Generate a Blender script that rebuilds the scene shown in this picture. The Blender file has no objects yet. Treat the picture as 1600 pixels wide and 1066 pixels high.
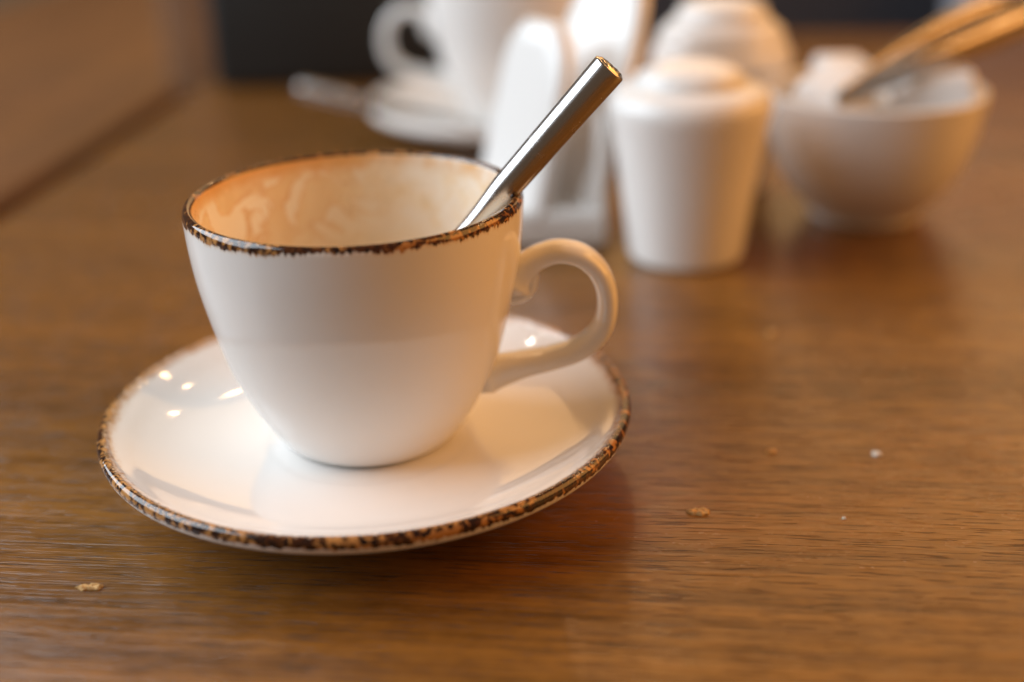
import bpy, bmesh, math, random
from mathutils import Vector, Matrix

random.seed(7)
S = bpy.context.scene
COL = S.collection
R = math.radians

# ------------------------------------------------------------------ camera
cam_data = bpy.data.cameras.new('camera')
cam = bpy.data.objects.new('camera', cam_data)
COL.objects.link(cam)
_f = Vector((0.11411664, 0.91078293, -0.39680202))
_r = Vector((0.99061411, -0.1345678, -0.02398301))
_u = Vector((0.07524009, 0.39034082, 0.91759085))
cam.matrix_world = Matrix(((_r.x, _u.x, -_f.x, 0.0),
                           (_r.y, _u.y, -_f.y, -0.32946),
                           (_r.z, _u.z, -_f.z, 0.17595),
                           (0, 0, 0, 1)))
cam_data.sensor_width = 36.0
cam_data.lens = 44.77
cam_data.clip_start = 0.01
cam_data.clip_end = 50.0
cam_data.dof.use_dof = True
cam_data.dof.focus_distance = 0.321
cam_data.dof.aperture_fstop = 3.25
cam_data.dof.aperture_blades = 9
S.camera = cam

# ------------------------------------------------------------------ world
W = bpy.data.worlds.new('World')
S.world = W
W.use_nodes = True
W.node_tree.nodes['Background'].inputs[0].default_value = (1.0, 0.68, 0.44, 1)
W.node_tree.nodes['Background'].inputs[1].default_value = 0.12

# ------------------------------------------------------------------ lamps
def area(name, loc, target, sx, sy, watts, color):
    d = bpy.data.lights.new(name, 'AREA')
    d.shape = 'RECTANGLE'; d.size = sx; d.size_y = sy
    d.energy = watts; d.color = color
    o = bpy.data.objects.new(name, d)
    COL.objects.link(o)
    o.location = loc
    o.rotation_euler = (Vector(target) - Vector(loc)).to_track_quat('-Z', 'Y').to_euler()
    return o
# cool daylight from a window at the left and behind, warm cafe lamps at the right
area('window_light', (-1.40, 0.36, 1.02), (0, 0, 0.03), 2.0, 1.5, 54.0, (0.83, 0.92, 1.0))
area('warm_room_light', (1.25, -0.12, 0.75), (0.15, 0.0, 0.02), 1.4, 1.1, 17.0, (1.0, 0.43, 0.10))
area('back_room_light', (0.95, 2.6, 1.2), (0.10, 0.0, 0.0), 2.8, 1.5, 18.0, (1.0, 0.58, 0.25))
def bulb(loc, watts, radius, color=(1.0, 0.60, 0.28)):
    d = bpy.data.lights.new('bulb', 'POINT')
    d.energy = watts; d.shadow_soft_size = radius; d.color = color
    o = bpy.data.objects.new('bulb', d)
    COL.objects.link(o); o.location = loc
for k in range(11):
    a = R(18 + 7.5 * k)
    bulb((1.5 * math.cos(a), 1.5 * math.sin(a), 1.25 + 0.22 * math.sin(k * 2.1)), 1.5, 0.024)
bulb((-0.55, 1.0, 1.35), 1.5, 0.026, (1.0, 0.9, 0.78))
bulb((-0.9, 0.8, 1.15), 1.0, 0.022, (1.0, 0.9, 0.78))

# ------------------------------------------------------------------ exposure
S.view_settings.view_transform = 'Standard'
S.view_settings.look = 'None'
S.view_settings.exposure = 0.08
S.view_settings.gamma = 1.0
S.view_settings.use_curve_mapping = False
S.render.engine = 'CYCLES'
S.cycles.use_denoising = True
S.cycles.max_bounces = 10
S.cycles.sample_clamp_indirect = 6.0

# ------------------------------------------------------------------ node helpers
class NT:
    def __init__(s, name):
        s.m = bpy.data.materials.new(name); s.m.use_nodes = True
        s.t = s.m.node_tree; s.b = s.t.nodes['Principled BSDF']
    def put(s, node, key, v):
        if hasattr(v, 'is_output'): s.t.links.new(v, node.inputs[key])
        elif v is not None: node.inputs[key].default_value = v
    def set(s, key, v): s.put(s.b, key, v)
    def math(s, op, a, b=None, c=None, clamp=False):
        n = s.t.nodes.new('ShaderNodeMath'); n.operation = op; n.use_clamp = clamp
        for i, v in enumerate((a, b, c)): s.put(n, i, v)
        return n.outputs[0]
    def coord(s):
        return s.t.nodes.new('ShaderNodeTexCoord').outputs['Object']
    def xyz(s, v):
        n = s.t.nodes.new('ShaderNodeSeparateXYZ'); s.put(n, 0, v); return n.outputs
    def map(s, v, scale=(1, 1, 1), loc=(0, 0, 0), rot=(0, 0, 0)):
        n = s.t.nodes.new('ShaderNodeMapping'); s.put(n, 'Vector', v)
        n.inputs['Scale'].default_value = scale; n.inputs['Location'].default_value = loc
        n.inputs['Rotation'].default_value = rot
        return n.outputs[0]
    def noise(s, v, scale, detail=3.0, rough=0.55, dist=0.0):
        n = s.t.nodes.new('ShaderNodeTexNoise'); s.put(n, 'Vector', v)
        n.inputs['Scale'].default_value = scale; n.inputs['Detail'].default_value = detail
        n.inputs['Roughness'].default_value = rough; n.inputs['Distortion'].default_value = dist
        return n.outputs[0]
    def ss(s, v, lo, hi, a=0.0, b=1.0):
        n = s.t.nodes.new('ShaderNodeMapRange'); n.interpolation_type = 'SMOOTHSTEP'
        s.put(n, 0, v); s.put(n, 1, lo); s.put(n, 2, hi); s.put(n, 3, a); s.put(n, 4, b)
        return n.outputs[0]
    def mix(s, f, a, b):
        n = s.t.nodes.new('ShaderNodeMix'); n.data_type = 'RGBA'
        s.put(n, 0, f)
        for i, v in ((6, a), (7, b)):
            if isinstance(v, tuple) and len(v) == 3: v = (*v, 1)
            s.put(n, i, v)
        return n.outputs[2]
    def bump(s, h, dist, strength=1.0):
        n = s.t.nodes.new('ShaderNodeBump'); s.put(n, 'Height', h)
        n.inputs['Distance'].default_value = dist; n.inputs['Strength'].default_value = strength
        s.set('Normal', n.outputs[0])

def simple(name, col, rough=0.5, metal=0.0, var=0.0, scale=60.0, bump=0.0):
    n = NT(name); co = n.coord()
    c2 = tuple(max(0.0, x * (1 - var)) for x in col)
    ns = n.noise(co, scale, 4)
    n.set('Base Color', n.mix(ns, col, c2))
    n.set('Roughness', n.math('MULTIPLY_ADD', ns, 0.15, rough - 0.07)); n.set('Metallic', metal)
    if bump: n.bump(ns, bump)
    return n.m

WHITE = (0.82, 0.80, 0.775)

def glaze_color(n, co, t=0.645):
    """speckled brown-black edge glaze with golden flecks"""
    a = n.noise(co, 560, 2, 0.5, 0.4)
    b = n.noise(n.map(co, loc=(3, 1, 2)), 95, 2)
    fleck = n.ss(n.math('MULTIPLY_ADD', b, 0.60, n.math('MULTIPLY', a, 0.75)), t, t + 0.12)
    mid = n.mix(n.ss(a, 0.35, 0.62), (0.016, 0.007, 0.006), (0.085, 0.026, 0.008))
    return n.mix(fleck, mid, (0.46, 0.215, 0.065)), a

def mat_cup_outer():
    n = NT('cup_glaze'); co = n.coord(); x, y, z = n.xyz(co)
    d = n.math('SUBTRACT', 0.0787, z)
    low = n.noise(n.map(co, (1, 1, 0.2)), 38, 2)
    jag = n.noise(n.map(co, (1, 1, 0.25)), 900, 3, 0.7)
    w = n.math('MULTIPLY_ADD', low, 0.0046, -0.0006)
    w = n.math('ADD', w, n.math('MULTIPLY_ADD', jag, 0.0036, -0.0018))
    leftw = n.ss(x, 0.0, -0.04, 0.0, 0.0010)
    w = n.math('ADD', w, leftw)
    r = n.math('SQRT', n.math('ADD', n.math('MULTIPLY', x, x), n.math('MULTIPLY', y, y)))
    # on the inner side of the lip the glaze stops early
    inner = n.ss(r, 0.0425, 0.0416, 0.0, 0.0028)
    w = n.math('SUBTRACT', w, inner)
    k = n.math('SUBTRACT', w, d)
    m = n.ss(k, -0.00015, 0.00025)
    halo = n.ss(k, -0.0010, 0.0002)
    gl, a = glaze_color(n, co, 0.735)
    # small worn gaps along the lip
    gap = n.ss(n.noise(n.map(co, loc=(9, 4, 1)), 170, 3, 0.6), 0.63, 0.70)
    gl = n.mix(n.math('MULTIPLY', gap, 0.55), gl, (0.50, 0.27, 0.11))
    base = n.mix(n.math('MULTIPLY', halo, 0.5), WHITE, (0.62, 0.40, 0.22))
    n.set('Base Color', n.mix(m, base, gl))
    n.set('Roughness', n.math('MULTIPLY_ADD', low, 0.05, 0.025)); n.set('IOR', 1.56)
    wav = n.noise(co, 55, 2)
    n.bump(n.math('MULTIPLY_ADD', n.math('MULTIPLY', a, m), 0.15, n.math('MULTIPLY', wav, 0.25)), 0.0005, 0.30)
    return n.m

def mat_cup_inner():
    n = NT('coffee_stained_glaze'); co = n.coord(); x, y, z = n.xyz(co)
    d = n.math('SUBTRACT', 0.0787, z)
    na = n.noise(n.map(co, loc=(0.02, 0.0, 0.01)), 68, 5, 0.6, 0.8)
    nb = n.noise(n.map(co, loc=(4, 2, 8)), 130, 3, 0.6)
    # bare patches in the band under the lip, foam film below
    zone = n.math('MULTIPLY', n.ss(d, 0.0035, 0.006), n.ss(d, 0.032, 0.016))
    zone = n.math('MULTIPLY', zone, n.ss(x, 0.015, -0.028, 0.22, 1.0))
    patch = n.math('MULTIPLY', n.ss(na, 0.50, 0.525), zone)
    tide = n.math('MULTIPLY', n.math('SUBTRACT', n.ss(na, 0.455, 0.50), n.ss(na, 0.50, 0.535)), zone)
    drip = n.noise(n.map(co, (1, 1, 0.10)), 120, 3)
    film = n.mix(n.ss(drip, 0.35, 0.7), (0.79, 0.60, 0.36), (0.83, 0.68, 0.46))
    film = n.mix(n.ss(d, 0.018, 0.045), film, (0.84, 0.74, 0.57))
    film = n.mix(n.math('MULTIPLY', tide, 0.7), film, (0.66, 0.40, 0.18))
    ring = n.ss(n.math('ADD', d, n.math('MULTIPLY', nb, 0.006)), 0.0100, 0.0045)
    film = n.mix(n.math('MULTIPLY', ring, 0.85), film, (0.70, 0.37, 0.11))
    pale_right = n.math('MULTIPLY', n.ss(x, -0.01, 0.035), n.ss(nb, 0.25, 0.65))  # inside gets paler towards the right, broken up by noise
    film = n.mix(n.math('MULTIPLY', pale_right, 0.7), film, (0.84, 0.79, 0.71))
    col = n.mix(patch, film, (0.87, 0.80, 0.69))
    lip = n.ss(n.math('ADD', d, n.math('MULTIPLY', nb, 0.0010)), 0.0016, 0.0011)
    gl, a = glaze_color(n, co)
    col = n.mix(lip, col, gl)
    n.set('Base Color', col); n.set('Roughness', n.math('MULTIPLY_ADD', na, 0.25, 0.16))
    n.bump(na, 0.0004, 0.3)
    return n.m

def mat_saucer():
    n = NT('saucer_glaze'); co = n.coord(); x, y, z = n.xyz(co)
    r = n.math('SQRT', n.math('ADD', n.math('MULTIPLY', x, x), n.math('MULTIPLY', y, y)))
    low = n.noise(co, 30, 2)
    jag = n.noise(co, 560, 3, 0.7)
    # glaze band runs round the edge; the upper border is streaky
    w = n.math('MULTIPLY_ADD', low, 0.0040, 0.0005)
    w = n.math('ADD', w, n.math('MULTIPLY_ADD', jag, 0.0056, -0.0028))
    e = n.math('SUBTRACT', 0.0734, r)
    low_side = n.ss(z, 0.0172, 0.0180)          # underside stays white
    k = n.math('SUBTRACT', w, e)
    low_n = n.math('MULTIPLY_ADD', jag, 0.0034, 0.0152)
    below = n.ss(n.math('SUBTRACT', z, low_n), -0.0002, 0.0003)
    m = n.math('MULTIPLY', n.ss(k, -0.0004, 0.0009), below)
    halo = n.math('MULTIPLY', n.ss(k, -0.0021, 0.0004), below)
    gl, a = glaze_color(n, co)
    base = n.mix(n.math('MULTIPLY', halo, 0.75), WHITE, (0.50, 0.24, 0.07))
    n.set('Base Color', n.mix(m, base, gl))
    n.set('Roughness', n.math('MULTIPLY_ADD', low, 0.06, 0.025)); n.set('IOR', 1.56)
    wav = n.noise(co, 42, 2)
    n.bump(n.math('MULTIPLY_ADD', n.math('MULTIPLY', a, m), 0.25, n.math('MULTIPLY', wav, 0.3)), 0.0005, 0.40)
    return n.m

def mat_wood(name, dark, light, rough=0.34, ridge=1.0):
    n = NT(name); co = n.coord()
    # figure runs along local X and wanders a little
    warp = n.noise(n.map(co, (2.2, 5, 5)), 1.1, 2)
    wv = n.t.nodes.new('ShaderNodeVectorMath'); wv.operation = 'MULTIPLY_ADD'
    n.put(wv, 0, warp); wv.inputs[1].default_value = (0, 0.016, 0); n.put(wv, 2, co)
    v = wv.outputs[0]
    broad = n.noise(n.map(v, (1.0, 12, 12)), 1.6, 3, 0.55, 0.2)
    line = n.noise(n.map(v, (2.6, 200, 200)), 1.0, 4, 0.68)
    fine = n.noise(n.map(v, (16, 900, 900)), 1.0, 3, 0.7)
    pore = n.ss(n.noise(n.map(v, (60, 1500, 1500), loc=(5, 3, 0)), 1.0, 2, 0.6), 0.57, 0.66)
    mott = n.noise(n.map(v, (45, 80, 80)), 2.0, 3, 0.65)
    f = n.math('MULTIPLY_ADD', broad, 0.52, n.math('MULTIPLY', line, 0.62))
    f = n.math('MULTIPLY_ADD', fine, 0.30, f)
    f = n.math('MULTIPLY_ADD', mott, 0.40, f)
    col = n.mix(n.ss(f, 0.56, 1.24), dark, light)
    col = n.mix(n.math('MULTIPLY', pore, 0.6), col, tuple(c * 0.35 for c in dark))
    n.set('Base Color', col)
    n.set('Roughness', n.math('ADD', n.math('MULTIPLY_ADD', mott, 0.16, rough - 0.08), n.ss(n.noise(co, 9, 4, 0.6, 0.5), 0.45, 0.75, 0.0, 0.10))); n.set('Specular IOR Level', 0.48)
    h = n.math('MULTIPLY_ADD', fine, 0.7, n.math('MULTIPLY', line, 1.0))
    h = n.math('SUBTRACT', h, n.math('MULTIPLY', pore, 0.5))
    n.bump(h, 0.00034 * ridge, 0.9)
    return n.m

def mat_steel(name, rough=0.2, tint=(0.57, 0.55, 0.54)):
    n = NT(name); co = n.coord()
    br = n.noise(n.map(co, (25, 1500, 1500)), 1.0, 3)
    sm = n.ss(n.noise(co, 160, 4, 0.6, 0.5), 0.56, 0.66)
    n.set('Base Color', n.mix(br, tint, tuple(c * 0.85 for c in tint)))
    n.set('Metallic', 1.0)
    n.set('Roughness', n.math('ADD', n.math('MULTIPLY_ADD', br, 0.10, rough - 0.04), n.math('MULTIPLY', sm, 0.06)))
    n.bump(br, 0.00004, 0.5)
    return n.m

def mat_ceramic(name, col=WHITE, rough=0.14):
    n = NT(name); co = n.coord()
    ns = n.noise(co, 48, 3)
    n.set('Base Color', n.mix(ns, col, tuple(c * 0.96 for c in col)))
    n.set('Roughness', n.math('MULTIPLY_ADD', ns, 0.06, rough - 0.03)); n.set('IOR', 1.5)
    n.bump(ns, 0.0003, 0.3)
    return n.m

M = dict(
    cup=mat_cup_outer(), cup_in=mat_cup_inner(), saucer=mat_saucer(),
    wood=mat_wood('stained_wood', (0.066, 0.026, 0.0050), (0.275, 0.112, 0.018), 0.19, 0.8),
    bench=mat_wood('bench_wood', (0.075, 0.027, 0.005), (0.20, 0.078, 0.013), 0.6),
    post=mat_wood('post_wood', (0.12, 0.05, 0.014), (0.22, 0.095, 0.028), 0.5),
    steel=mat_steel('brushed_steel', 0.21),
    cap=mat_steel('hammered_steel', 0.12, (0.7, 0.62, 0.5)),
    tong=mat_steel('tong_steel', 0.11, (0.50, 0.46, 0.42)),
    ceramic=mat_ceramic('white_ceramic'),
    sugar=simple('sugar', (0.88, 0.86, 0.84), 0.7, 0, 0.06, 900, 0.0006),
    crumb=simple('crumb_brown', (0.80, 0.50, 0.20), 0.8, 0, 0.35, 700, 0.0005),
    crumb_pale=simple('crumb_pale', (0.9, 0.86, 0.8), 0.8, 0, 0.2, 700, 0.0004),
    black=simple('black_matte', (0.013, 0.014, 0.014), 0.6, 0, 0.3, 40, 0.0004),
    dark=simple('dark_upholstery', (0.030, 0.028, 0.035), 0.75, 0, 0.25, 300, 0.0006),
    grey=simple('grey_fabric', (0.30, 0.30, 0.33), 0.85, 0, 0.2, 400, 0.0006),
    floor=simple('floor_brown', (0.10, 0.045, 0.016), 0.6, 0, 0.4, 8, 0.0005),
)

# ------------------------------------------------------------------ object helpers
def link(name, bm, mats, parent=None, smooth=True):
    bmesh.ops.recalc_face_normals(bm, faces=bm.faces)
    me = bpy.data.meshes.new(name); bm.to_mesh(me); bm.free()
    for m in (mats if isinstance(mats, (list, tuple)) else [mats]): me.materials.append(m)
    if smooth: me.polygons.foreach_set('use_smooth', [True] * len(me.polygons))
    o = bpy.data.objects.new(name, me); COL.objects.link(o)
    if parent: o.parent = parent
    return o
def tag(o, label, cat, group=None):
    o['label'] = label; o['category'] = cat
    if group: o['group'] = group
    return o
def thing(name, label, cat, loc=(0, 0, 0), rot=(0, 0, 0), group=None, scale=1.0):
    o = bpy.data.objects.new(name, None); COL.objects.link(o)
    o.location = loc; o.rotation_euler = rot; o.scale = (scale,) * 3
    o.empty_display_size = 0.01
    return tag(o, label, cat, group)
def copy_parts(src, dst):
    for ch in src.children:
        c = ch.copy(); COL.objects.link(c); c.parent = dst
        for g in ch.children:
            d = g.copy(); COL.objects.link(d); d.parent = c

def smooth_profile(pts, sub=4, closed=False):
    """Catmull-Rom through the points (any tuple length)"""
    out = []; n = len(pts)
    for i in range(n - 1):
        p0 = pts[max(i - 1, 0)]; p1 = pts[i]; p2 = pts[i + 1]; p3 = pts[min(i + 2, n - 1)]
        for k in range(sub):
            t = k / sub
            out.append(tuple(0.5 * (2 * b + (c - a) * t + (2 * a - 5 * b + 4 * c - d) * t * t +
                                    (3 * b - a - 3 * c + d) * t ** 3) for a, b, c, d in zip(p0, p1, p2, p3)))
    out.append(tuple(pts[-1]))
    return out
def lathe(bm, prof, seg=96, mat=None, wob=0.0):
    """prof: (r, z) list; r = 0 ends close to a point. mat(i) -> material index"""
    rings = []
    for r, z in prof:
        if r < 1e-6: rings.append([bm.verts.new((0, 0, z))])
        else:
            rings.append([bm.verts.new((r * (1 + wob * math.sin(2 * t + 0.6)) * math.cos(t),
                                        r * (1 + wob * math.sin(2 * t + 0.6)) * math.sin(t), z))
                          for t in (2 * math.pi * k / seg for k in range(seg))])
    for i in range(len(rings) - 1):
        a, b = rings[i], rings[i + 1]
        for k in range(seg):
            k2 = (k + 1) % seg
            if len(a) == 1 and len(b) == 1: continue
            if len(a) == 1: f = bm.faces.new((a[0], b[k], b[k2]))
            elif len(b) == 1: f = bm.faces.new((a[k], a[k2], b[0]))
            else: f = bm.faces.new((a[k], a[k2], b[k2], b[k]))
            if mat: f.material_index = mat(i)
def loft(bm, secs, seg=28, power=2.0):
    """secs: (center, axis_a, axis_b, ra, rb) ; superellipse sections, capped"""
    rings = []
    for c, a, b, ra, rb in secs:
        ring = []
        for k in range(seg):
            t = 2 * math.pi * k / seg
            ct, st = math.cos(t), math.sin(t)
            e = 2.0 / power
            ring.append(bm.verts.new(c + a * (ra * math.copysign(abs(ct) ** e, ct)) + b * (rb * math.copysign(abs(st) ** e, st))))
        rings.append(ring)
    for i in range(len(rings) - 1):
        for k in range(seg):
            k2 = (k + 1) % seg
            bm.faces.new((rings[i][k], rings[i][k2], rings[i + 1][k2], rings[i + 1][k]))
    bm.faces.new(rings[0]); bm.faces.new(rings[-1][::-1])
    return rings
def rbox(bm, size, center=(0, 0, 0), bev=0.002, seg=3, mtx=None):
    r = bmesh.ops.create_cube(bm, size=1.0)
    vs = r['verts']
    for v in vs: v.co = Vector((v.co.x * size[0], v.co.y * size[1], v.co.z * size[2]))
    es = list({e for v in vs for e in v.link_edges})
    g = bmesh.ops.bevel(bm, geom=es, offset=bev, segments=seg, profile=0.5, affect='EDGES')
    allv = list({v for f in g['faces'] for v in f.verts} | {v for v in vs if v.is_valid})
    m = Matrix.Translation(center)
    if mtx: m = m @ mtx
    for v in allv: v.co = m @ v.co

# ------------------------------------------------------------------ table and surroundings
ANG = R(-14)
U = Vector((math.cos(ANG), math.sin(ANG), 0)); V = Vector((-math.sin(ANG), math.cos(ANG), 0))
corner = Vector((-0.0492, 0.720, 0))
bm = bmesh.new(); rbox(bm, (1.5, 1.15, 0.035), (0.75, -0.575, -0.0175), 0.003, 3)
table = link('wooden_table', bm, M['wood'])
table.location = corner; table.rotation_euler = (0, 0, ANG)
tag(table, 'brown stained wooden table top that everything stands on', 'table')

bm = bmesh.new(); rbox(bm, (6, 6, 0.02), (0, 1.5, -0.76), 0.005, 1)
fl = link('floor', bm, M['floor'], smooth=False); fl['kind'] = 'structure'

# bench beyond the table's left edge
bench = thing('wooden_bench', 'blurred brown wooden bench beyond the left edge of the table', 'bench', (-0.246, 0.6065, 0.035), (0, 0, ANG + R(90)))
bm = bmesh.new(); rbox(bm, (1.6, 0.40, 0.03), (0.1, 0.14, -0.10), 0.006, 3); link('seat', bm, M['bench'], bench)
bm = bmesh.new(); rbox(bm, (1.5, 0.03, 0.63), (0.1, -0.02, -0.43), 0.004, 2); link('front_panel', bm, M['bench'], bench)

bm = bmesh.new(); rbox(bm, (0.055, 0.05, 0.85), (0, 0, -0.325), 0.006, 3)
post = link('wooden_post', bm, M['post']); post.location = (-0.118, 0.80, 0); post.rotation_euler = (0, 0, ANG)
tag(post, 'orange brown wooden post at far left behind the black box', 'post')

bm = bmesh.new(); rbox(bm, (0.17, 0.07, 0.11), (0, 0, 0.055), 0.006, 3)
bb = link('black_box', bm, M['black']); bb.location = (0.003, 0.548, 0.0005); bb.rotation_euler = (0, 0, R(-6))
tag(bb, 'black box standing on the table behind the far cup', 'box')

bm = bmesh.new(); rbox(bm, (1.1, 0.10, 0.55), (0, 0, -0.215), 0.03, 5)
sb = link('seat_back', bm, M['dark']); sb.location = (0.55, 0.76, 0); sb.rotation_euler = (0, 0, ANG)
tag(sb, 'dark charcoal upholstered seat back beyond the far table edge', 'seat')
bm = bmesh.new(); rbox(bm, (0.22, 0.05, 0.16), (0, 0, 0), 0.02, 5)
cu = link('cushion', bm, M['grey']); cu.location = (0.60, 0.655, 0.04); cu.rotation_euler = (R(-8), 0, ANG)
tag(cu, 'pale grey cushion at the top right corner beyond the tongs', 'cushion')

# ------------------------------------------------------------------ saucer
def saucer_mesh():
    mm = lambda *p: [(a / 1000, b / 1000) for a, b in p]
    top = mm((0, 8.2), (12, 8.2), (24, 8.2), (27.5, 8.3), (30, 8.6), (36, 8.9), (43, 9.5), (50, 10.7), (56, 12.3), (62, 14.6), (66.5, 16.8), (69.6, 18.2), (71.0, 19.3))
    lip = mm((72.2, 19.6), (73.2, 18.9), (73.5, 17.6), (73.1, 16.2), (72.2, 15.0))
    und = mm((70.0, 13.6), (64, 10.8), (56, 8.2), (46, 6.0), (38, 4.9), (35, 4.2), (33.6, 0.4), (32, 0.0), (30.6, 0.4), (29.4, 4.2), (15, 4.9), (0, 4.9))
    prof = smooth_profile(top, 4)[:-1] + smooth_profile([top[-1]] + lip + [und[0]], 3)[:-1] + smooth_profile(und, 3)
    bm = bmesh.new(); lathe(bm, prof, 144, wob=0.0025); return bm
saucer = link('saucer', saucer_mesh(), M['saucer'])
saucer.location = (-0.0004, -0.0045, 0.0003)
tag(saucer, 'white ceramic saucer with speckled brown edge under the foreground coffee cup', 'saucer')

# ------------------------------------------------------------------ cup
def cup_outer_r(z):
    pts = [(9.6, 24.8), (12.0, 26.9), (16.4, 29.7), (22.8, 33.1), (34, 37.7), (46, 40.9), (58, 43.4), (68, 44.7), (78, 45.0)]
    for (z0, r0), (z1, r1) in zip(pts, pts[1:]):
        if z <= z1: return r0 + (r1 - r0) * max(0, (z - z0)) / (z1 - z0)
    return 45.0
def cup_body():
    out = [(0, 11.2), (16, 11.0), (20.0, 10.4), (21.2, 9.0), (22.2, 8.6), (23.4, 8.7), (24.8, 9.6), (26.9, 12.0), (29.7, 16.4), (33.1, 22.8), (37.7, 34), (40.9, 46), (43.4, 58), (44.6, 68), (45.0, 75.5)]
    lip = [(45.0, 77.0), (44.5, 78.2), (43.6, 78.7), (42.7, 78.3), (42.2, 77.2)]
    inn = [(42.0, 75.5), (41.5, 68), (40.3, 58), (37.8, 46), (34.4, 34), (29.5, 23.0), (24, 17.0), (17, 14.2), (8, 13.2), (0, 13.0)]
    a = smooth_profile(out, 4)[:-1]; b = smooth_profile([out[-1]] + lip + [inn[0]], 4)[:-1]; c = smooth_profile(inn, 4)
    prof = [(max(0, r) / 1000, z / 1000) for r, z in a + b + c]
    lim = len(a) + len(b) - 6
    bm = bmesh.new(); lathe(bm, prof, 144, lambda i: 1 if i >= lim else 0)
    return bm
def cup_handle():
    pts = [(41.6, 54.0, 7.0, 7.4), (43.0, 55.4, 5.3, 6.2), (45.4, 57.3, 3.8, 5.5), (49.3, 59.9, 3.0, 5.4), (54.5, 61.2, 2.8, 5.5), (60, 60.0, 2.8, 5.5), (64.4, 56.3, 2.8, 5.5),
           (66.9, 51.0, 2.8, 5.5), (67.5, 45.3, 2.8, 5.5), (66.5, 39.6, 2.8, 5.5), (63.6, 35.1, 2.8, 5.5), (58.8, 31.9, 2.8, 5.5),
           (52, 29.7, 2.9, 5.5), (45, 28.2, 3.3, 5.6), (40.5, 27.0, 3.9, 5.7), (37.6, 26.2, 4.4, 5.9), (35.6, 25.7, 4.9, 6.2), (34.4, 25.4, 5.5, 6.6)]
    P = smooth_profile(pts, 5)
    bm = bmesh.new()
    def run(P, power):
        secs = []
        for i, (r, z, t, w) in enumerate(P):
            q0 = P[max(i - 1, 0)]; q1 = P[min(i + 1, len(P) - 1)]
            T = Vector((q1[0] - q0[0], 0, q1[1] - q0[1])).normalized()
            N = Vector((-T.z, 0, T.x))
            secs.append((Vector((r, 0, z)) / 1000, N, Vector((0, 1, 0)), t / 1000, w / 1000))
        return loft(bm, secs, 32, power)
    def seat(ring, depth):
        for v in ring:
            rr = cup_outer_r(v.co.z * 1000) / 1000 - depth
            v.co.x = math.sqrt(max(1e-9, rr * rr - v.co.y ** 2))
    rg = run(P, 2.5)
    for ring in (rg[0], rg[-1]): seat(ring, 0.0008)
    curl = smooth_profile([(47.2, 57.8, 1.6, 3.6), (47.0, 54.5, 1.9, 3.9), (46.2, 51.6, 2.2, 4.0), (44.6, 49.6, 2.3, 4.0), (42.4, 48.8, 2.2, 4.0), (40.0, 49.0, 2.4, 4.0)], 5)
    run(curl, 2.2)
    return bm
CUP_Z = 0.0
cup = thing('coffee_cup', 'empty white coffee cup with dark brown rim and coffee stains inside, in the foreground', 'cup', (0, 0, CUP_Z))
link('body', cup_body(), [M['cup'], M['cup_in']], cup)
h = link('handle', cup_handle(), M['cup'], cup); h.rotation_euler = (0, 0, R(-8))

# ------------------------------------------------------------------ spoons
def spoon_parts(parent):
    """local +X runs from the bowl to the handle end, +Z is up"""
    bm = bmesh.new()
    X = Vector((1, 0, 0)); Y = Vector((0, 1, 0)); Z = Vector((0, 0, 1))
    hp = [(0.012, 0.0012, 0.0014, 0.0012), (0.022, 0.0018, 0.0019, 0.0012), (0.034, 0.0018, 0.0022, 0.0013), (0.046, 0.0012, 0.0027, 0.0015),
          (0.056, 0.0007, 0.0032, 0.0020), (0.063, 0.0002, 0.0035, 0.0029), (0.068, 0.0, 0.0036, 0.0034), (0.080, 0, 0.0037, 0.0036), (0.095, 0, 0.00385, 0.0038), (0.1088, 0, 0.0040, 0.0040)]
    P = smooth_profile(hp, 5)
    P = [(x, z, a * 1.14, b * 1.14) for x, z, a, b in P]
    secs = [(Vector((x, 0, z)), Y, Z, a, b) for x, z, a, b in P]
    x, z, a, b = P[-1]
    for k in (0.35, 0.7, 1.0):
        secs.append((Vector((x + 0.0006 * math.sin(k * math.pi / 2), 0, z)), Y, Z, a - 0.0006 * (1 - math.cos(k * math.pi / 2)), b - 0.0006 * (1 - math.cos(k * math.pi / 2))))
    loft(bm, secs, 40, 2.15)
    link('handle', bm, M['steel'], parent)
    # dimpled end face
    bm = bmesh.new()
    lathe(bm, [(0, 0.0003), (0.0009, 0.00035), (0.0018, 0.0002), (0.0028, 0.0004), (0.0035, 0.0003), (0.0039, -0.0001)], 32)
    for v in bm.verts:
        v.co.z += 0.0001 * math.sin(v.co.x * 5200) * math.cos(v.co.y * 4700)
    o = link('end_cap', bm, M['cap'], parent); o.location = (0.10945, 0, 0); o.rotation_euler = (0, R(90), 0)
    # bowl
    bm = bmesh.new(); N, K = 20, 14; top, bot = [], []
    for layer, lst in ((0.0, top), (-0.0010, bot)):
        for i in range(N + 1):
            u = -1 + 2 * i / N; row = []
            half = 0.0105 * math.sqrt(max(0.0, 1 - u * u)) * (1 - 0.12 * u) + 0.0004
            for k in range(K + 1):
                v = -1 + 2 * k / K
                row.append(bm.verts.new((u * 0.015, v * half, 0.0040 * (u * u + 0.55 * v * v * (1 - u * u)) - 0.0045 + layer + 0.001)))
            lst.append(row)
    for lst in (top, bot):
        for i in range(N):
            for k in range(K): bm.faces.new((lst[i][k], lst[i + 1][k], lst[i + 1][k + 1], lst[i][k + 1]))
    for i in range(N):
        for k in (0, K): bm.faces.new((top[i][k], top[i + 1][k], bot[i + 1][k], bot[i][k]))
    for k in range(K):
        for i in (0, N): bm.faces.new((top[i][k], top[i][k + 1], bot[i][k + 1], bot[i][k]))
    link('bowl', bm, M['steel'], parent)
C = Vector((0.0417, -0.0080, 0.0822)); T = Vector((-0.0161, -0.0002, 0.0162))
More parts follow.
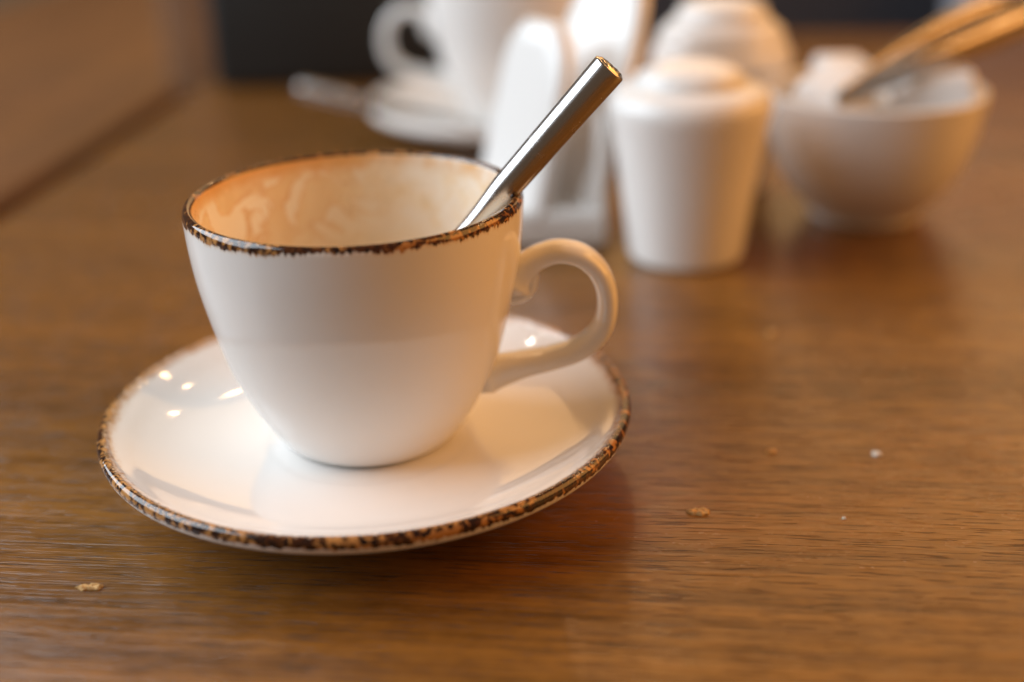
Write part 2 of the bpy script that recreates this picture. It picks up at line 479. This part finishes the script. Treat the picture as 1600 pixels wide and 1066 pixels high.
T = T + (C - T).normalized() * 0.017
sp = thing('teaspoon', 'steel teaspoon with thick tubular handle leaning in the foreground cup', 'spoon', T, (0, 0, 0))
d = (C - T).normalized()
sp.rotation_euler = d.to_track_quat('X', 'Z').to_euler()
spoon_parts(sp)

# ------------------------------------------------------------------ second cup, saucer and spoon
BG = Vector((0.091, 0.362, 0))
s2 = saucer.copy(); s2.data = saucer.data.copy(); s2.data.materials[0] = M['ceramic']; COL.objects.link(s2); s2.name = 'saucer'
s2.location = BG + Vector((0, 0, 0.0003)); s2.scale = (1.1,) * 3; s2.rotation_euler = (0, 0, R(70))
tag(s2, 'blurred white saucer under the far cup', 'saucer')
cup2 = thing('coffee_cup', 'blurred white cup behind the napkin holder with its handle to the left', 'cup', BG + Vector((0.004, 0, 0.0006)), (0, 0, R(172)), None, 1.10)
copy_parts(cup, cup2)
sp2 = thing('teaspoon', 'blurred steel teaspoon on the far saucer pointing left', 'spoon')
copy_parts(sp, sp2)
a2 = BG + Vector((-0.018, -0.046, 0.013)); b2 = Vector((-0.040, 0.372, 0.034))
sp2.location = a2; sp2.rotation_euler = (b2 - a2).normalized().to_track_quat('X', 'Z').to_euler()

# ------------------------------------------------------------------ napkin holder
nh = thing('napkin_holder', 'white ceramic napkin holder with leaning plates behind the foreground cup', 'napkin holder', (0.0745, 0.190, 0), (0, 0, R(-11)))
bm = bmesh.new(); rbox(bm, (0.064, 0.050, 0.017), (0, 0, 0.0090), 0.004, 4); link('base', bm, M['ceramic'], nh)
def plate(x, y, lean, hgt, wid, th=0.007, rz=0.0):
    bm = bmesh.new()
    # tapered rounded tongue, thickness along X
    rings = []
    for i in range(15):
        u = i / 14
        ww = wid * (1 - 0.12 * u) * (1.0 if u < 0.75 else math.sqrt(max(0.02, 1 - ((u - 0.75) / 0.25) ** 2)) * 0.5 + 0.5)
        rings.append((Vector((0, 0, 0.012 + hgt * u)), Vector((1, 0, 0)), Vector((0, 1, 0)), th / 2 * (1 - 0.2 * u), ww / 2))
    rings.append((rings[-1][0] + Vector((0, 0, 0.002)), Vector((1, 0, 0)), Vector((0, 1, 0)), th * 0.22, rings[-1][4] * 0.85))
    loft(bm, rings, 28, 4.0)
    o = link('plate', bm, M['ceramic'], nh); o.location = (x, y, 0); o.rotation_euler = (0, 0, rz)
    for v in o.data.vertices: v.co.x += (v.co.z - 0.012) * math.tan(lean)
    return o
plate(-0.0080, -0.0040, R(14), 0.075, 0.050, 0.011, R(36))
plate(0.0105, 0.0050, R(20), 0.094, 0.054, 0.012, R(36))
plate(0.0270, -0.0030, R(2), 0.044, 0.034, 0.006, R(10))

# ------------------------------------------------------------------ shakers
def shaker(label, loc, rz, dome=0):
    t = thing('shaker', label, 'shaker', loc, (0, 0, rz), 'white ceramic shakers')
    body = [(0, 0.8), (18, 0.6), (21.5, 0.2), (23.0, 1.4), (23.6, 5), (25.6, 20), (28.4, 40), (31.2, 56), (32.0, 61), (31.6, 64.5), (29.4, 67.6), (25, 69.6), (20.6, 70.6), (19.4, 70.4), (18.6, 69.8), (0, 69.8)]
    bm = bmesh.new(); lathe(bm, [(r / 1000, z / 1000) for r, z in smooth_profile(body, 4)], 72); link('body', bm, M['ceramic'], t)
    cap = [(20.6, 69.4), (21.2, 70.6), (21.0, 72.6), (19.0, 75.0), (14, 77.2), (7, 78.4), (0, 78.7)]
    if dome: cap = [(28.0, 66.8), (29.0, 68.4), (28.8, 71.0), (27.0, 74.6), (22.5, 78.4), (20.8, 79.6), (20.4, 81.4), (18.6, 84.4), (13, 86.6), (6, 87.6), (0, 87.8)]
    bm = bmesh.new(); lathe(bm, [(r / 1000, z / 1000) for r, z in smooth_profile(cap, 4)], 64); c = link('cap', bm, M['ceramic'], t)
    for k in range(5):
        bm = bmesh.new(); lathe(bm, [(0, 0.0003), (0.0010, 0.0003), (0.0011, -0.0004)], 12)
        o = link('hole', bm, M['black'], c); a = 2 * math.pi * k / 5; o.location = (0.006 * math.cos(a), 0.006 * math.sin(a), 0.0873 if dome else 0.0781)
    return t
shaker('blurred white ceramic shaker nearest the coffee cup handle', (0.1325, 0.150, 0), 0)
shaker('blurred white ceramic shaker half hidden behind the nearer shaker', (0.172, 0.243, 0), 0.4, 1)

# ------------------------------------------------------------------ sugar bowl
BW = Vector((0.2235, 0.187, 0))
bw = [(0, 3.0), (18, 2.6), (20.6, 0.4), (22.4, 0.0), (24.0, 0.6), (24.6, 3.0), (26.5, 6.0), (32, 12), (38, 21), (42.6, 33), (45.3, 46), (46.5, 54.5), (46.2, 55.8), (45.2, 56.0), (44.3, 55), (42.8, 46), (40, 34), (35, 22.5), (28, 14), (18, 8.4), (0, 6.6)]
bm = bmesh.new(); lathe(bm, [(max(0, r) / 1000, z / 1000) for r, z in smooth_profile(bw, 4)], 96)
bowl = link('sugar_bowl', bm, M['ceramic']); bowl.location = BW
tag(bowl, 'blurred white ceramic sugar bowl on a small foot, at the right', 'bowl')
def lump(label, loc, size, rot):
    bm = bmesh.new(); rbox(bm, size, (0, 0, 0), min(size) * 0.16, 3)
    for v in bm.verts:
        v.co += Vector((random.uniform(-1, 1), random.uniform(-1, 1), random.uniform(-1, 1))) * 0.0004
    o = link('sugar_lump', bm, M['sugar']); o.location = BW + Vector(loc) + Vector((0, 0, 0.003)); o.rotation_euler = rot
    return tag(o, label, 'sugar', 'sugar lumps in the bowl')
lump('white sugar lump at the left of the bowl, under the tong tips', (-0.021, -0.009, 0.050), (0.028, 0.024, 0.020), (0.3, -0.25, 0.5))
lump('white sugar lump at the right front of the bowl below the tongs', (0.020, -0.015, 0.050), (0.034, 0.022, 0.020), (-0.1, -0.2, -0.4))
lump('white sugar lump at the back of the bowl behind the tong tips', (-0.006, 0.022, 0.052), (0.024, 0.020, 0.018), (0.25, 0.1, 0.2))
lump('white sugar lump at the right back of the bowl behind the tong arms', (0.020, 0.016, 0.050), (0.020, 0.020, 0.017), (-0.3, 0.2, 0.9))
lump('white sugar lump low in the middle of the bowl', (0.000, 0.000, 0.040), (0.026, 0.026, 0.018), (0.15, 0.0, 0.3))

# ------------------------------------------------------------------ tongs
tg = thing('sugar_tongs', 'shiny steel sugar tongs lying across the sugar bowl', 'tongs', (0.1965, 0.1590, 0.0590))
def arm(dy, dz, w, name):
    pts = [(0.0, 0.0, 0.0, 0.0040, 0.0012), (0.012, 0.004 + dy * 0.3, 0.0030 + dz * 0.2, 0.0038, 0.0010), (0.035, 0.012 + dy * 0.8, 0.0090 + dz * 0.6, w * 0.8, 0.0024),
           (0.060, 0.021 + dy, 0.0150 + dz, w, 0.0038), (0.085, 0.030 + dy, 0.0205 + dz, w, 0.0038), (0.110, 0.038 + dy * 0.5, 0.0255 + dz * 0.6, w * 0.9, 0.0030), (0.128, 0.044, 0.029, w * 0.8, 0.0030)]
    P = smooth_profile(pts, 5); secs = []
    for i, (x, y, z, a, b) in enumerate(P):
        q0, q1 = P[max(i - 1, 0)], P[min(i + 1, len(P) - 1)]
        Tn = (Vector(q1[:3]) - Vector(q0[:3])).normalized()
        A = Tn.cross(Vector((0.1, 0.9, 0.35))).normalized()
        B = Tn.cross(A).normalized()
        secs.append((Vector((x, y, z)), A, B, a, b))
    bm = bmesh.new(); loft(bm, secs, 20, 2.6); return link('arm', bm, M['tong'], tg)
arm(-0.006, 0.0, 0.0066, 'arm'); arm(0.016, 0.004, 0.0052, 'arm')
bm = bmesh.new(); bmesh.ops.create_uvsphere(bm, u_segments=24, v_segments=14, radius=0.0055)
for v in bm.verts: v.co.x *= 1.4
o = link('hinge', bm, M['tong'], tg); o.location = (0.131, 0.045, 0.0295)

# ------------------------------------------------------------------ crumbs
def crumb(label, loc, size, seed, m, rz=0.0):
    rnd = random.Random(seed)
    bm = bmesh.new(); N = 22
    rad = [0.55 + 0.45 * rnd.random() for _ in range(N)]
    rings = []
    for fr, zz in ((1.0, 0.0), (1.0, 0.55), (0.72, 1.0), (0.35, 0.85)):
        rings.append([bm.verts.new((math.cos(6.2832 * k / N) * size[0] * 1.15 * rad[k] * fr * rnd.uniform(0.94, 1.06),
                                    math.sin(6.2832 * k / N) * size[1] * 1.15 * rad[k] * fr * rnd.uniform(0.94, 1.06),
                                    size[2] * 1.5 * zz * (rnd.uniform(0.6, 1.25) if zz else 1))) for k in range(N)])
    for a, b in zip(rings, rings[1:]):
        for k in range(N): bm.faces.new((a[k], a[(k + 1) % N], b[(k + 1) % N], b[k]))
    bm.faces.new(rings[0][::-1]); bm.faces.new(rings[-1])
    o = link('crumb', bm, m, smooth=False); o.location = loc; o.rotation_euler = (0, 0, rz)
    return tag(o, label, 'crumb', 'crumbs on the table')
crumb('flat golden brown crumb on the table right of the saucer', (0.0839, -0.0479, 0.0), (0.0031, 0.0017, 0.0006), 3, M['crumb'], -0.15)
crumb('pale brown crumb on the table at lower left, before the saucer', (-0.0711, -0.0567, 0.0), (0.0034, 0.0013, 0.0006), 5, M['crumb'], -0.1)
crumb('tiny white sugar crumb on the table at the right', (0.1417, -0.0262, 0.0), (0.0016, 0.0015, 0.0006), 8, M['crumb_pale'], 0.4)
crumb('small brown crumb between the saucer and the white sugar crumb', (0.1129, -0.0194, 0.0), (0.0018, 0.0010, 0.0006), 11, M['crumb'], 0.2)
crumb('very tiny pale speck at the right, nearest the front', (0.1198, -0.0575, 0.0), (0.0006, 0.0005, 0.0004), 13, M['crumb_pale'], 0.0)
crumb('tiny pale brown crumb lying on the left of the saucer', (-0.0450, -0.0266, 0.0072), (0.0009, 0.0005, 0.0003), 17, M['crumb'], 0.0)
crumb('blurred pale crumb on the table between shaker and sugar bowl', (0.1403, 0.0634, 0.0), (0.0018, 0.0012, 0.0008), 19, M['crumb'], 0.3)
